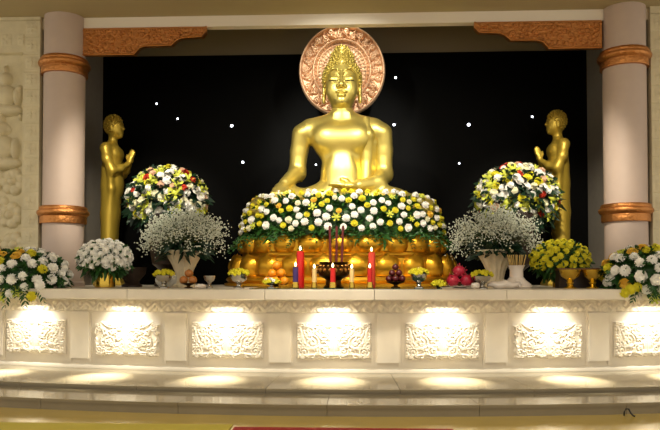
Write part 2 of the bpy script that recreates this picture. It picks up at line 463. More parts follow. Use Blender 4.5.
# columns
def column(x, label):
    t = thing('round_column', label, 'column', (x, 10, ZTOP+.001)); r = .296; hgt = zceil-ZTOP-.002
    MB().lathe([(r+.02, 0), (r+.02, .06), (r, .08), (r, hgt)], 48).build('shaft', M['column'], t)
    for py in (64, 216):                                # height read off the left column
        z = P(64, py, 9.7).z-ZTOP
        MB().lathe([(r, -.10), (r+.035, -.095), (r+.04, -.075), (r+.035, .01), (r+.05, .02), (r+.075, .045), (r+.08, .07), (r+.07, .095), (r+.045, .105), (r+.05, .125), (r+.045, .145), (r+.03, .16), (r, .165)], 48).build('copper_ring', M['copper'], t)\
            .location = (0, 0, z)
    return t
column(xl0, 'round pinkish column with copper rings on the left of the black niche')
column(xl1, 'round pinkish column with copper rings on the right of the black niche')

# copper brackets under the beam
def bracket(x_in, x_out, sg, label):
    t = thing('carved_bracket', label, 'bracket', (x_in, 9.96, zb0))
    w = abs(x_out-x_in); hh_ = P(100, 30, 9.9).z-P(100, 57, 9.9).z
    poly = [(0, -.004), (w, -.004), (w*1.0, -hh_*.22), (w*.97, -hh_*.38), (w*.80, -hh_*.42), (w*.76, -hh_*.5), (w*.72, -hh_*.68), (w*.50, -hh_*.7), (w*.455, -hh_*.78), (w*.42, -hh_), (0, -hh_)]
    pts = [(x*sg, z) for x, z in poly]
    if sg > 0: pts = pts[::-1]
    MB().prism(pts, .0, .10).build('back_plate', M['copper'], t, smooth=False)
    rim = [Vector((x*sg, -.005, z)) for x, z in poly[1:]]
    MB().tube(rim, .014, 6).build('rim', M['copper'], t)
    nx_, nz_ = 240, 70; x = np.linspace(.004, w-.004, nx_); z = np.linspace(-hh_+.004, -.006, nz_); X, Z = np.meshgrid(x, z)
    lim = np.where(X < w*.42, hh_, np.where(X < w*.47, hh_*(1-.26*(X-w*.42)/(w*.05)), np.where(X < w*.72, hh_*.7, np.where(X < w*.8, hh_*(.7-.28*(X-w*.72)/(w*.08)), hh_*.38))))
    rnd = random.Random(4); cs = []
    for q in range(420):
        x_, z_ = rnd.uniform(.06, w-.05), -rnd.uniform(.05, hh_-.05)
        l_ = hh_ if x_ < w*.42 else (hh_*.7 if x_ < w*.72 else hh_*.38)
        if -z_ > l_-.05: continue
        if all((x_-c[0])**2+(z_-c[1])**2 > .075**2 for c in [k_[1] for k_ in cs]): cs.append((spiral(x_, z_, rnd.uniform(.03, .048), 1.3, rnd.uniform(0, 6), rnd.choice((-1, 1)), 18), (x_, z_)))
    hgt2 = .028*vine_h(X, Z, [c[0] for c in cs], .014)
    ok = (-Z < lim-.03) & (Z < -.03) & (X < w-.04)
    bead = .022*np.clip(1-((-Z-(lim-.045))/.014)**2, 0, 1)*(.5+.5*np.cos(X*150)) + .022*np.clip(1-((Z+.045)/.014)**2, 0, 1)*(.5+.5*np.cos(X*150))
    hgt2 = np.where(ok, np.maximum(hgt2, bead), -.01)
    A_ = np.stack([X*sg, -hgt2-.001, Z], -1)
    gm = MB().grid(A_ if sg > 0 else A_[:, ::-1]); okf = (ok if sg > 0 else ok[:, ::-1]).ravel(); gm.f = [f for f in gm.f if all(okf[i] for i in f)]
    gm.build('scrollwork', M['copper'], t, smooth=True)
    return t
bracket(P(83, 40, 9.96).x, P(206, 40, 9.96).x, 1, 'stepped copper scroll bracket under the beam beside the left column')
bracket(P(602, 40, 9.96).x, P(475, 40, 9.96).x, -1, 'stepped copper scroll bracket under the beam beside the right column')

# star lights on the granite
stars = [(157, 104, .7, 'dim star light high on the black wall nearest the left bracket'), (178, 119, .7, 'star light on the black wall just above the left flower ball'),
         (232, 126, 1.1, 'bright star light on the black wall between left flower ball and seated statue'), (243, 162.5, 1, 'star light low on the black wall, left of the statue arm'),
         (316, 165, .7, 'star light seen between the seated statue left arm and waist'), (395.5, 78, .9, 'star light on the black wall right of the halo'),
         (394, 125, 1, 'star light on the black wall beside the statue shoulder at right'), (468.5, 125, 1.25, 'brightest star light, on the black wall above the right baby breath'),
         (532, 117, .8, 'star light on the black wall close to the face of the right standing figure'), (459, 163.5, .7, 'star light low on the black wall left of the right flower ball')]
for px, py, k, lab in stars:
    p = P(px, py, WY)
    o = MB().lathe([(.021*k, 0), (.021*k, .004), (.016*k, .012), (.005*k, .018)], 20).build('star_light', M['star'], loc=(p.x, WY-.0205, p.z), rot=(PI/2, 0, 0)); tag(o, lab, 'light', 'star lights on the black wall')

# ------------------------------------------------------------------ seated statue
YB = 10.42; sb = S(YB)
def zz(py, Y): return P(330, py, Y).z
pc = P(342, 240, YB); zseat = pc.z
statue = thing('seated_statue', 'large golden cross-legged seated statue with curled hair, on the lotus pedestal', 'statue', (pc.x, YB, zseat-.42))
lz = .42/sb                                               # statue empty sits a little below pixel row 240
def up_(v): v.lo[2] += 0; return v
V = Vol((-110, -62, -30), (110, 34, 150), .95)
v = V
v.ell((0, 1, 99), (29.5, 18, 23), 4); v.cap((-34, 2, 109), (34, 2, 109), 11, k=8)
v.ell((0, 1, 66), (21.5, 15.5, 26), 9); v.ell((0, 2, 44), (34, 22, 17), 8)
v.ell((-13, -11, 102), (13, 6, 10), 10); v.ell((13, -11, 102), (13, 6, 10), 10)      # chest
v.ell((0, -11.5, 66), (13, 4.5, 15), 10)                                                   # belly
v.cap((0, 2, 112), (0, -1, 135), 10.2, 9.3, 5); v.cap((-30, 2, 114), (0, 2, 122), 8, 9, 8); v.cap((30, 2, 114), (0, 2, 122), 8, 9, 8)
for z in (122, 126): v.cap((-7, -6.5, z), (7, -6.5, z), 2.8, k=2.5)                      # neck folds
# viewer-left arm, hand resting over the shin
v.path([(-40, 2, 107), (-43.5, 4, 90), (-45.5, 4, 68)], [10.6, 8.8, 8.4], 2.5); v.path([(-45.5, 4, 68), (-55, -24, 54)], [8.6, 5.6], 4)
v.ell((-58, -31, 49), (6.5, 8, 4.2), 3, rot=(.5, 0, 0))
for i, (dx, l) in enumerate(((-5, 9), (-1.8, 11), (1.6, 12), (5, 10))):
    v.path([(-58+dx, -36, 47), (-59+dx*1.15, -41, 42), (-60+dx*1.2, -42.5, 42-l)], [2.3, 2.1, 1.6], 1)
v.path([(-53, -29, 49), (-49, -35, 45), (-48, -38, 38)], [2.4, 2.2, 1.7], 1)
# viewer-right arm, hand palm-up in the lap
v.path([(40, 2, 107), (42, 4, 90), (42, 4, 66)], [10.6, 9.0, 8.6], 2.5); v.path([(42.5, 4, 66), (36, -10, 56), (17, -22, 52)], [8.6, 7.6, 5.6], 4)
v.ell((8, -25, 51), (8, 7, 3.8), 3)
for i, (dy, l) in enumerate(((-5, 12), (-1.7, 14), (1.7, 13.5), (5, 11))):
    v.path([(2, -25+dy, 51.5), (-4, -25+dy, 52.5), (2-l, -25+dy, 52.5)], [2.3, 2.1, 1.5], 1)
v.path([(9, -20, 53), (4, -18, 57), (0, -19, 58.5)], [2.4, 2.1, 1.5], 1)
# folded legs
for sg in (-1, 1):
    v.path([(sg*16, 2, 38), (sg*50, -10, 35), (sg*77, -22, 29)], [17, 14.5, 11.5], 8)
    v.path([(sg*77, -22, 29), (sg*40, -34, 29), (-sg*6, -38, 30 if sg > 0 else 24)], [12, 10.5, 7.5], 6)
    v.ell((-sg*24, -36, 36 if sg > 0 else 26), (13, 6, 4.5), 4)
    v.ell((sg*5, 4, 30), (40, 24, 14), 6)
v.cut_below(15)
# head
HZ = lambda z: z
v2 = V
v.ell((0, 1, 160), (17.2, 18.5, 22), 4) if False else None
bodymb = v.mb(1)
head = Vol((-26, -32, 116), (26, 28, 202), .62)
v = head
v.cap((0, 1, 121), (0, -1, 135), 9.2, 9, 5)
v.ell((0, 1, 161), (17, 18, 22.5), 4); v.ell((0, -4.5, 146), (13.8, 14, 14), 7); v.ell((0, -14, 136.8), (5.2, 4.6, 4.2), 5)
v.ell((-8, -11.2, 150), (6, 5, 8), 7); v.ell((8, -11.2, 150), (6, 5, 8), 7)                      # cheeks
v.path([(0, -17.6, 165), (0, -20.6, 157), (0, -23.6, 150.6)], [1.5, 1.9, 2.7], 2)
v.ell((-3.1, -20.2, 149.6), (2.1, 2.4, 1.8), 1.2); v.ell((3.1, -20.2, 149.6), (2.1, 2.4, 1.8), 1.2)
v.ell((0, -19.2, 144.4), (5.8, 2.4, 1.35), .8); v.ell((0, -18.8, 141.2), (4.4, 2.6, 1.7), .8)
v.cap((-5.6, -17.6, 144.2), (5.6, -17.6, 144.2), .1, k=.1) if False else None
v.cap((-5.5, -20.4, 142.9), (5.5, -20.4, 142.9), .55, k=.7, sub=True)
for sg in (-1, 1):
    v.ell((sg*7.6, -14.6, 158.2), (5.2, 3.4, 3.5), 1.2)                                               # lids
    v.ell((sg*7.6, -19.0, 155.0), (5.6, 1.3, 1.0), .8, sub=True)
    v.path([(sg*1.6, -18.2, 163), (sg*4.5, -18.0, 167), (sg*8.5, -16.2, 168.5), (sg*13.5, -12.0, 164.5)], [.5, .7, .7, .4], 1.6)   # brows
    v.ell((sg*18, 2, 152), (2.2, 4.2, 11), 1.2); v.ell((sg*18.2, 0, 142), (2.1, 2.6, 5), 1.2); v.ell((sg*20, 1, 153), (1.2, 2.2, 6.5), .6, sub=True)
hm = head.mb(1)
# one continuous body: the head volume is merged into the torso's at the neck
keep = MB(); keep.add(bodymb.v, bodymb.f); keep.add(hm.v, hm.f)
keep.v = [(x*sb, y*sb, z*sb+.42) for x, y, z in keep.v]
body = keep.build('body', M['gold'], statue, smooth=True)
# eyes, drawn lids
for sg in (-1, 1):
    m = MB(); m.tube([((sg*(7.6+4.6*t))*sb, (-18.35+.9*abs(t)**2*1.6+(.9 if t*1 > .3 else 0)*t)*sb, (155.6+.6*t*t)*sb+.42) for t in np.linspace(-1, 1, 9)], .5*sb, 6)
    m.build('eye', M['eye'], statue)
# robe folded over the viewer's right shoulder
r = Vol((8, -30, 40), (46, 16, 130), .9)
r.path([(24, -3, 118), (26, -8, 104), (25, -3, 84), (24, -4, 60)], [5.5, 6.2, 6.0, 6.4], 3)
r.path([(30, -2, 114), (31, -2, 98), (30, 2, 76), (28, -1, 58)], [4.5, 5, 4.6, 5], 3)
rm = r.mb(sb); rm.v = [(x, y, z+.42) for x, y, z in rm.v]; rm.build('robe_sash', M['gold'], statue, smooth=True)
# curled hair
hv = Vol((-26, -26, 136), (26, 30, 200), .8)
hv.ell((0, 2.5, 162), (19.6, 19.4, 21.5), 2); hv.plane_keep((0, -16.5, 178.8), (0, .87, .49))
hv.ell((0, 3, 183), (12, 11.5, 10), 5); hv.ell((0, 3, 191), (7, 7, 6), 4)
hb = hv.mb(1)
vv = np.array(hb.v); curls = MB(); chosen = []
order = list(range(len(vv))); random.shuffle(order)
for i in order:
    p = vv[i]
    if .87*(p[1]+16.5)+.49*(p[2]-178.8) < .2 and p[2] < 184: continue
    if p[1] > 16: continue
    if all(((p-q)**2).sum() > 7.2 for q in chosen): chosen.append(p)
for p in chosen: curls.ball(p, 1.45, 6, 4)
hb.add(curls.v, curls.f); hb.v = [(x*sb, y*sb, z*sb+.42) for x, y, z in hb.v]
hb.build('hair', M['goldhair'], statue, smooth=True)

# halo disc
YH = 10.88; hc = P(342, 71, YH); shh = S(YH)
halo = thing('halo_disc', 'round rose-gold openwork halo disc behind the seated statue head', 'halo', (hc.x, YH, hc.z))
ra, rb = 43.5*shh, 46.5*shh
nr, na = 90, 420
rr = np.linspace(.0, 1, nr); aa = np.linspace(0, 2*PI, na, endpoint=False); RR, TT = np.meshgrid(rr, aa, indexing='ij')
hgt = np.zeros(RR.shape)
def ring(c, w, g): return g*np.sqrt(np.clip(1-((RR-c)/w)**2, 0, 1))
for c, w, g in ((.965, .035, .075), (.66, .035, .07), (.57, .02, .03)): hgt = np.maximum(hgt, ring(c, w, g))
cx = RR*np.cos(TT); cz = RR*np.sin(TT); rnd = random.Random(2)
cs = []
for i in range(30):
    a = 2*PI*i/30; q = .86 if i % 2 else .77; cs.append(spiral(q*cos(a), q*sin(a), .08, 1.4, a+1.5*(i % 2), 1 if i % 2 else -1, 22)); cs.append(seg(.72*cos(a+.1), .72*sin(a+.1), .91*cos(a+.16), .91*sin(a+.16), .3, 10))
vh = vine_h(cx, cz, cs, .030); band = (RR > .69) & (RR < .93)
hgt = np.maximum(hgt, np.where(band, .065*vh, 0))
dots = np.clip(1-((RR-.615)/.022)**2, 0, 1)*(.5+.5*np.cos(44*TT)); hgt = np.maximum(hgt, .05*dots)
hgt = np.maximum(hgt, np.where(RR < .55, .022*(.5+.5*np.cos(40*TT))*(.5+.5*np.cos(RR*70))*np.clip(RR/.3, 0, 1), 0))
G = np.stack([ra*cx, -hgt, rb*cz], -1)
m = MB(); m.grid(G, wrap=True); m.lathe([(1, 0), (1, .05), (.001, .05)], 96, Matrix.Diagonal((ra, 1, rb, 1)) @ Matrix.Rotation(-PI/2, 4, 'X'), cap=False)
m.build('disc', M['halo'], halo)
MB().box(-.06, .06, .05, WY-YH-.021, -.5, -.4).build('wall_arm', M['halo'], halo)

# ------------------------------------------------------------------ lotus pedestal
ZP = ZTOP+.012
ped = thing('lotus_pedestal', 'golden oval lotus-petal pedestal under the seated statue', 'pedestal', (pc.x, YB, ZP))
ky = .64
def ov(mb, prof): return mb.lathe(prof, 96, Matrix.Diagonal((1, ky, 1, 1)))
def zl(py): return P(342, py, 9.5).z-ZP
Zr = {k: max(zl(k), 0) for k in (287, 277, 256, 236, 228)}
ov(MB(), [(1.80, 0), (1.80, .035), (1.74, .05), (1.78, .09), (1.74, .13), (1.66, .15), (1.5, .16)]).build('base_band', M['goldlotus'], ped)
ov(MB(), [(1.62, .13), (1.66, .2), (1.64, .40), (1.53, .445), (1.53, .48), (1.55, .50), (1.54, .66), (1.46, .72), (1.40, .735), (.3, .735)]).build('core', M['goldlotus'], ped)
def petal_mesh():
    m = MB(); nu, nv = 15, 13; A = np.zeros((nv, nu, 3))
    for j in range(nv):
        t = j/(nv-1)                         # 0 bottom .. 1 tip (points up)
        wdt = .5*min(1, (math.sqrt(max(0, 1-max(0, (t-.45)/.55)**2.6))))*(.86+.14*min(1, t*3))
        for i in range(nu):
            s2 = -1+2*i/(nu-1)
            bul = (1-abs(s2)**3.2)*(sin(PI*min(.98, (t*.86+.12)))**.55)
            zt_ = t+(.10*(1-abs(s2))**2 if t > .8 else 0)*((t-.8)/.2)
            A[j, i] = (s2*wdt, -bul, zt_)
    m.grid(A); return m.mesh('lotus_petal', M['goldlotus'], True)
pmesh = petal_mesh()
def petal_row(a, z0, hgt_, n, dep, off):
    for i in range(n):
        t = 2*PI*(i+off)/n
        # equal spacing by arc length on the oval
        ang = t
        for _ in range(4): pass
        x, y = a*sin(ang), -a*ky*cos(ang)
        nx, ny = sin(ang)/a, -cos(ang)/(a*ky); L_ = math.hypot(nx, ny); nx /= L_; ny /= L_
        wloc = a*math.hypot(cos(ang), ky*sin(ang))*2*PI/n
        link('lotus_petal', pmesh, ped, (x-nx*.03, y-ny*.03, z0), (0, 0, math.atan2(nx, -ny)), (wloc*1.0, dep, hgt_))
petal_row(1.64, .145, .31, 23, .14, .5)
petal_row(1.53, .485, .25, 23, .12, .0)

# ------------------------------------------------------------------ standing figures
def standing(px, flip, label, YF=10.95):
    s = S(YF); base = Vector((PX(px, YF), YF, ZTOP+.001))
    t = thing('standing_figure', label, 'statue', base)
    zf = 17*s                                              # plinth height
    d = -1 if flip else 1
    m = MB(); k = 4
    w0, w1 = 14*s, 8*s
    m.add([(-w0, -w0, 0), (w0, -w0, 0), (w0, w0, 0), (-w0, w0, 0), (-w0, -w0, 2*s), (w0, -w0, 2*s), (w0, w0, 2*s), (-w0, w0, 2*s),
           (-w1, -w1, zf), (w1, -w1, zf), (w1, w1, zf), (-w1, w1, zf)],
          [(3, 2, 1, 0), (0, 1, 5, 4), (1, 2, 6, 5), (2, 3, 7, 6), (3, 0, 4, 7), (4, 5, 9, 8), (5, 6, 10, 9), (6, 7, 11, 10), (7, 4, 8, 11), (8, 9, 10, 11)])
    m.build('plinth', M['golddull'], t, smooth=False)
    b = Vol((-22, -26, -2), (30, 26, 160), .85); Y0 = 0
    # robe: long tapering column of cloth
    b.path([(-1, 0, 104), (-1.5, 0, 84), (-2.5, 0, 55), (-4, 0, 22), (-4, 0, 6)], [8.6, 9.0, 8.6, 6.4, 6.8], 4)
    b.cap((-1, 5, 100), (-3, 4.5, 10), 8.2, 6, 5); b.cap((-1, -5, 100), (-3, -4.5, 10), 8.2, 6, 5)
    b.ell((-1, 0, 114), (8.8, 13, 14), 5); b.cap((-2.5, -12, 121.5), (-2.5, 12, 121.5), 5.4, k=5)
    b.ell((5.5, 0, 86), (4.5, 8, 11), 5); b.ell((5, -5, 117), (4, 6, 6), 4); b.ell((5, 5, 117), (4, 6, 6), 4)
    b.cap((-1.5, 0, 122), (0, 0, 135), 4.6, 4.4, 4)
    for sg in (-1, 1):
        b.path([(-2.5, sg*14.5, 120), (0, sg*16.5, 109), (5, sg*15.5, 98)], [5, 4.6, 4.0], 3)
        b.path([(5, sg*15.5, 98), (11, sg*9, 101), (16, sg*2.6, 106)], [4.0, 3.4, 2.5], 2.5)
        b.ell((17.8, sg*1.7, 110), (2.6, 1.5, 4.6), 1.2, rot=(0, .3, 0))
        for i, (dx, l) in enumerate(((-1.7, 6.5), (-.4, 8), (.9, 7.6), (2.1, 6))):
            b.path([(18.2+dx, sg*1.2, 113), (19.4+dx*1.05, sg*.95, 113+l*.6), (20.2+dx*1.05, sg*.8, 113+l)], [1.15, 1.05, .75], .4)
        b.path([(16.4, sg*1.6, 109), (14.6, sg*1.4, 113), (14.8, sg*1.1, 116)], [1.2, 1.05, .8], .5)
    # robe hem over the arm
    b.path([(2, -15, 100), (3, -12, 80), (0, -8, 55)], [3, 2.2, 1.2], 4); b.path([(2, 15, 100), (3, 12, 80), (0, 8, 55)], [3, 2.2, 1.2], 4)
    # head
    b.ell((1.2, 0, 145), (9, 7.6, 10.6), 2); b.ell((3.6, 0, 138.6), (6, 5.6, 5.4), 4); b.ell((7.6, 0, 135), (2.2, 2.6, 1.9), 2)
    b.path([(9.2, 0, 146.5), (10.8, 0, 142.6)], [.9, 1.4], 1); b.ell((9.2, 0, 138.2), (1.3, 2.4, .8), .6); b.ell((8.9, 0, 136.9), (1.3, 2.0, .8), .6)
    for sg in (-1, 1):
        b.ell((8.6, sg*3.0, 144.6), (1.2, 2.0, 1.3), .6); b.path([(9.6, sg*.8, 146.8), (9.1, sg*3.2, 148), (7.4, sg*5.6, 146.4)], .5, .8)
        b.ell((.6, sg*7.6, 142.5), (2.1, 1.1, 5), .6)
        b.ell((1, sg*4.2, 2), (9, 3.2, 2.6), 1)
        for q in range(5): b.cap((8, sg*(1.8+q*1.15), 1.6), (10.6-.5*q, sg*(1.8+q*1.2), 1.2), .8, k=.4)
    b.cut_below(0)
    mb = b.mb(s, flip); mb.v = [(x, y, z+zf) for x, y, z in mb.v]; mb.build('body', M['goldold'], t, smooth=True)
    h = Vol((-14, -14, 134), (14, 14, 162), .7); h.ell((.2, 0, 146.4), (9.6, 8.4, 10.6), 2); h.plane_keep((8.2, 0, 150.5), (-.80, 0, .60))
    hmb = h.mb(1); c2 = []
    for p in np.array(hmb.v)[np.random.permutation(len(hmb.v))]:
        if -.8*(p[0]-8.2)+.6*(p[2]-150.5) > .3 and all(((p-q)**2).sum() > 3.6 for q in c2): c2.append(p)
    for p in c2: hmb.ball(p, 1.0, 5, 4)
    if flip: hmb.v = [(-x, y, z) for x, y, z in hmb.v]; hmb.f = [f[::-1] for f in hmb.f]
    hmb.v = [(x*s, y*s, z*s+zf) for x, y, z in hmb.v]; hmb.build('hair', M['goldold'], t, smooth=True)
    # sash edge across the chest
    t.rotation_euler = (0, 0, 0)
    return t
standing(112, False, 'golden standing figure in profile with praying hands, left of the altar, facing right')
standing(558.5, True, 'golden standing figure in profile with praying hands, right of the altar, facing left')

# ------------------------------------------------------------------ flowers
def mum_mesh(name, m, rings, dome=.55):
    b = MB()
    for r, z, n, w, lift in rings:
        for i in range(n):
            a = 2*PI*(i+.5*(n % 2))/n+random.uniform(-.08, .08); k = random.uniform(.92, 1.08)
            ca, sa = cos(a), sin(a); ri = r*.35; rm = r*.75*k; ro = r*k
            b.add([(ri*ca-w*.4*sa, ri*sa+w*.4*ca, z-.12), (ri*ca+w*.4*sa, ri*sa-w*.4*ca, z-.12), (rm*ca+w*sa, rm*sa-w*ca, z+lift*.8), (ro*ca, ro*sa, z+lift), (rm*ca-w*sa, rm*sa+w*ca, z+lift*.8)],
                  [(0, 1, 2, 3, 4)])
    b.ball((0, 0, .05), (dome, dome, dome*.75), 10, 6)
    return b.mesh(name, m, True)
MUM = ((1, 0, 13, .2, -.06), (.86, .2, 12, .2, .08), (.64, .4, 10, .18, .16), (.4, .55, 7, .15, .2))
ROSE = ((1, .05, 6, .5, .12), (.8, .22, 6, .4, .2), (.58, .38, 5, .32, .24), (.34, .5, 4, .22, .24))
LILY = ((1.25, .1, 6, .3, .2), (.6, .25, 5, .16, .3))
FM = {}
for nm, mk, sh in (('white', 'white', MUM), ('cream', 'ywhite', MUM), ('yellow', 'yellow', MUM), ('amber', 'amber', ROSE), ('lime', 'lime', LILY), ('red', 'redp', ROSE), ('pink', 'pink', ROSE), ('ivory', 'white', ROSE)):
    FM[nm] = mum_mesh(nm+'_blossom', M[mk], sh)
def leafmesh(mb, p, n, length, width, droop=.3, seg_=3):
    n = Vector(n).normalized(); side = n.cross(Vector((random.uniform(-1, 1), random.uniform(-1, 1), random.uniform(-1, 1)))).normalized()
    upv = side.cross(n); pts = []
    for i in range(seg_+1):
        t = i/seg_; c = Vector(p)+n*length*t+upv*(.12*length*sin(PI*t))-Vector((0, 0, droop*length*t*t)); w = width*sin(PI*min(.97, .12+.85*t))**.8
        pts += [c-side*w, c+side*w]
    mb.add(pts, [(2*i, 2*i+1, 2*i+3, 2*i+2) for i in range(seg_)])
def fern(mb, p, n, length, droop=.35, w=.3, k=9):
    n = Vector(n).normalized(); side = n.cross(Vector((0, -.6, .8))).normalized()
    for i in range(1, k+1):
        t = i/k; c = Vector(p)+n*length*t-Vector((0, 0, droop*length*t*t))
        for sg in (-1, 1):
            d = (side*sg*(1-.3*t)+n*(.35+.8*t)).normalized(); L_ = length*w*(1-.45*t)
            leafmesh(mb, c, d, L_, L_*.2, .15, 2)
def ell_points(n, c, r, keep, jitter=.08):
    out = []; g = PI*(3-math.sqrt(5)); i = 0; Ntot = n
    for i in range(Ntot):
        z = 1-2*(i+.5)/Ntot; rad = math.sqrt(1-z*z); a = g*i
        d = Vector((rad*cos(a), rad*sin(a), z)); d += Vector([random.uniform(-jitter, jitter) for _ in range(3)]); d.normalize()
        if keep(d): out.append((Vector((c[0]+r[0]*d.x, c[1]+r[1]*d.y, c[2]+r[2]*d.z)), Vector((d.x/r[0], d.y/r[1], d.z/r[2])).normalized(), d))
    return out
def blossom(t, kind, p, n, r, flat=1):
    o = link(kind+'_blossom', FM[kind], t, p, frame_to(n, random.uniform(0, 6)), (r, r, r*flat))
    return o
def pick(ws):
    x = random.random()*sum(w for _, w in ws)
    for k, w in ws:
        x -= w
        if x <= 0: return k
    return ws[-1][0]
def bouquet(name, label, px, py_c, Y, rpx, n, ws, rb, container, keep=None, group=None, leaf_n=160, leafk='leaf', leaf_len=.12, base_z=ZTOP, depth_k=.9, sink=0, ferns=()):
    """round bouquet; rpx=(rx,rz) in pixels, rb = blossom radius in px"""
    s = S(Y); c = P(px, py_c, Y); t = thing(name, label, 'flowers', (c.x, Y, base_z+.001), group)
    cz = c.z-base_z; r = (rpx[0]*s, rpx[0]*s*depth_k, rpx[1]*s)
    keep = keep or (lambda d: d.z > -.55 and d.y < .55)
    cm = MB(); cm.ball((0, 0, cz), (r[0]*.84, r[1]*.84, r[2]*.84), 24, 14); 
    lv = MB(); lv.add(cm.v, cm.f)
    for p, nn, d in ell_points(leaf_n*2, (0, 0, cz), tuple(x*.86 for x in r), lambda d: d.z > -.95 and d.y < .7):
        leafmesh(lv, p, nn+Vector((random.uniform(-.7, .7), random.uniform(-.7, .3), random.uniform(-.5, .5))), leaf_len*random.uniform(.7, 1.2), leaf_len*.2)
    for (dx, dz, ddx, ddz, L_) in ferns: fern(lv, (dx*s, -r[1]*.6, cz+dz*s), (ddx, -.35, ddz), L_*s)
    lv.build('foliage', M[leafk], t, smooth=False)
    for p, nn, d in ell_points(n, (0, 0, cz), r, keep):
        k = pick(ws); rr_ = rb*s*random.uniform(.85, 1.15)*(1.25 if k in ('lime',) else 1)
        blossom(t, k, p+nn*rr_*.1, (nn+Vector((0, -.25, .1))).normalized(), rr_)
    if container: container(t, s, cz)
    return t
def pot(m, r0, r1, h, fl=0, fn=0, name='pot'):
    def f(t, s, cz):
        MB().lathe([(r0*s*.9, 0), (r0*s, .01), (r0*s*1.02, h*s*.5), (r1*s, h*s*.94), (r1*s*1.06, h*s), (r1*s*.9, h*s), (r1*s*.8, h*s*.7)], 32, flute=fl, fl_n=fn).build(name, m, t)
    return f
def stand(m, h0):
    def f(t, s, cz):
        MB().lathe([(12*s, 0), (12*s, 3*s), (5*s, 6*s), (4*s, 14*s), (14*s, 22*s), (22*s, cz-18*s), (20*s, cz-14*s)], 24).build('stand', m, t)
    return f
# white mum bouquet in a gold pot, left
bouquet('white_bouquet', 'domed bouquet of white chrysanthemums in a short gold pot, at left on the altar', 105, 259, 9.35, (24.5, 17.5), 150, [('ivory', 3), ('white', 5)], 4.4, pot(M['goldcup'], 10, 10, 15), keep=lambda d: d.z > -.5 and d.y < .5)
# yellow mums at right
bouquet('yellow_bouquet', 'loose dome of small yellow chrysanthemums in a gold pot behind two gold bowls', 560, 259.5, 9.5, (27, 17.5), 120, [('yellow', 6), ('lime', .001)], 3.9, pot(M['goldcup'], 7, 8, 16), keep=lambda d: d.z > -.5 and d.y < .5)
# great mixed flower balls
mix = [('ivory', 4), ('cream', 3), ('lime', 5), ('yellow', 1.2), ('red', 1.0), ('pink', 1.4), ('white', 2.5)]
for px, py, lab in ((167, 200, 'tall round mixed bouquet of cream, lime and red blooms at left, behind baby breath'), (517, 198, 'tall round mixed bouquet of cream, lime and red blooms at right, behind baby breath')):
    bouquet('mixed_bouquet', lab, px, py, 10.36, (39, 32), 240, mix, 4.6, stand(M['dark'], 0), keep=lambda d: d.z > -.6 and d.y < .25, leaf_n=260, leafk='leafdark', leaf_len=.2, group=None, depth_k=.52)
# baby breath in pale stone vases
def gypso(px, label, Y=9.6):
    s = S(Y); x = PX(px, Y); t = thing('baby_breath_vase', label, 'flowers', (x, Y, ZTOP+.001))
    MB().lathe([(12*s, 0), (12.5*s, 2*s), (8.5*s, 5*s), (7.5*s, 9*s), (9*s, 16*s), (12*s, 23*s), (17*s, 32*s), (21*s, 36*s), (20*s, 37*s), (15*s, 32*s), (9*s, 20*s)], 56, flute=.045, fl_n=14).build('stone_vase', M['vase'], t)
    lv = MB(); st = MB(); fl = MB(); rnd = random.Random(int(px))
    top = Vector((0, 0, 34*s))
    for i in range(260):
        a = rnd.uniform(0, 2*PI); q = rnd.uniform(0, 1)**.6; e = rnd.uniform(.0, 1)
        end = Vector((43*s*q*cos(a)*.98, 26*s*q*sin(a)-.03, (54+26*math.sqrt(max(0, 1-q*q))*rnd.uniform(.2, 1)-24*q*q*rnd.random())*s))
        midp = top.lerp(end, .5)+Vector((0, 0, 6*s))
        st.tube([top+Vector((rnd.uniform(-8, 8)*s, rnd.uniform(-8, 8)*s, 0)), midp, end], .003, 3)
        for j in range(13):
            p = end+Vector([rnd.gauss(0, 3.8*s), rnd.gauss(0, 3.8*s), rnd.gauss(0, 3.4*s)])
            fl.ball(p, rnd.uniform(.45, .85)*s, 5, 4)
    for i in range(150):
        a = rnd.uniform(0, 2*PI); d = Vector((cos(a), sin(a)*.8, rnd.uniform(-.35, .5)))
        leafmesh(lv, top+Vector((12*s*cos(a), 12*s*sin(a), rnd.uniform(0, 10)*s)), d, rnd.uniform(11, 20)*s, 2.6*s, .35)
    lv.build('foliage', M['leafdark'], t, smooth=False); st.build('stems', M['stem'], t)
    o = fl.build('tiny_white_flowers', M['gyp'], t, smooth=False); o['kind'] = 'stuff'
    return t
gypso(184, 'pale fluted stone vase full of baby breath, left of the lotus pedestal')
gypso(496, 'pale fluted stone vase full of baby breath, right of the lotus pedestal')
# long garland around the statue's knees
YG = YB
gar = thing('flower_garland', 'long mounded garland of white and yellow chrysanthemums around the lap of the seated statue', 'flowers', (pc.x, YB-.95, ZP+.735))
def mound(u, v):
    """u angle round the front, v around the section"""
    a0, b0 = 1.31, .86; hgt_ = .63*(1-.22*abs(u/1.75)**4); wd = .23
    cx, cy = a0*sin(u), -b0*cos(u); nx, ny = sin(u)/a0, -cos(u)/b0; L_ = math.hypot(nx, ny); nx /= L_; ny /= L_
    o_ = wd*cos(v); z = hgt_*sin(v)-.03
    p = Vector((cx+nx*o_, cy+ny*o_+.95, z)); n = Vector((nx*cos(v)*1.3, ny*cos(v)*1.3, sin(v)*.8)).normalized()
    return p, n
G = np.array([[tuple(mound(-1.7+3.4*i/60, PI*j/12)[0]*1.0) for j in range(13)] for i in range(61)])
core = MB(); cvs = []
def mound_in(u, v):
    p, n = mound(u, v); return p-n*.15
G = np.array([[tuple(mound_in(-1.7+3.4*i/60, PI*j/12)) for j in range(13)] for i in range(61)])
core.grid(G); rnd = random
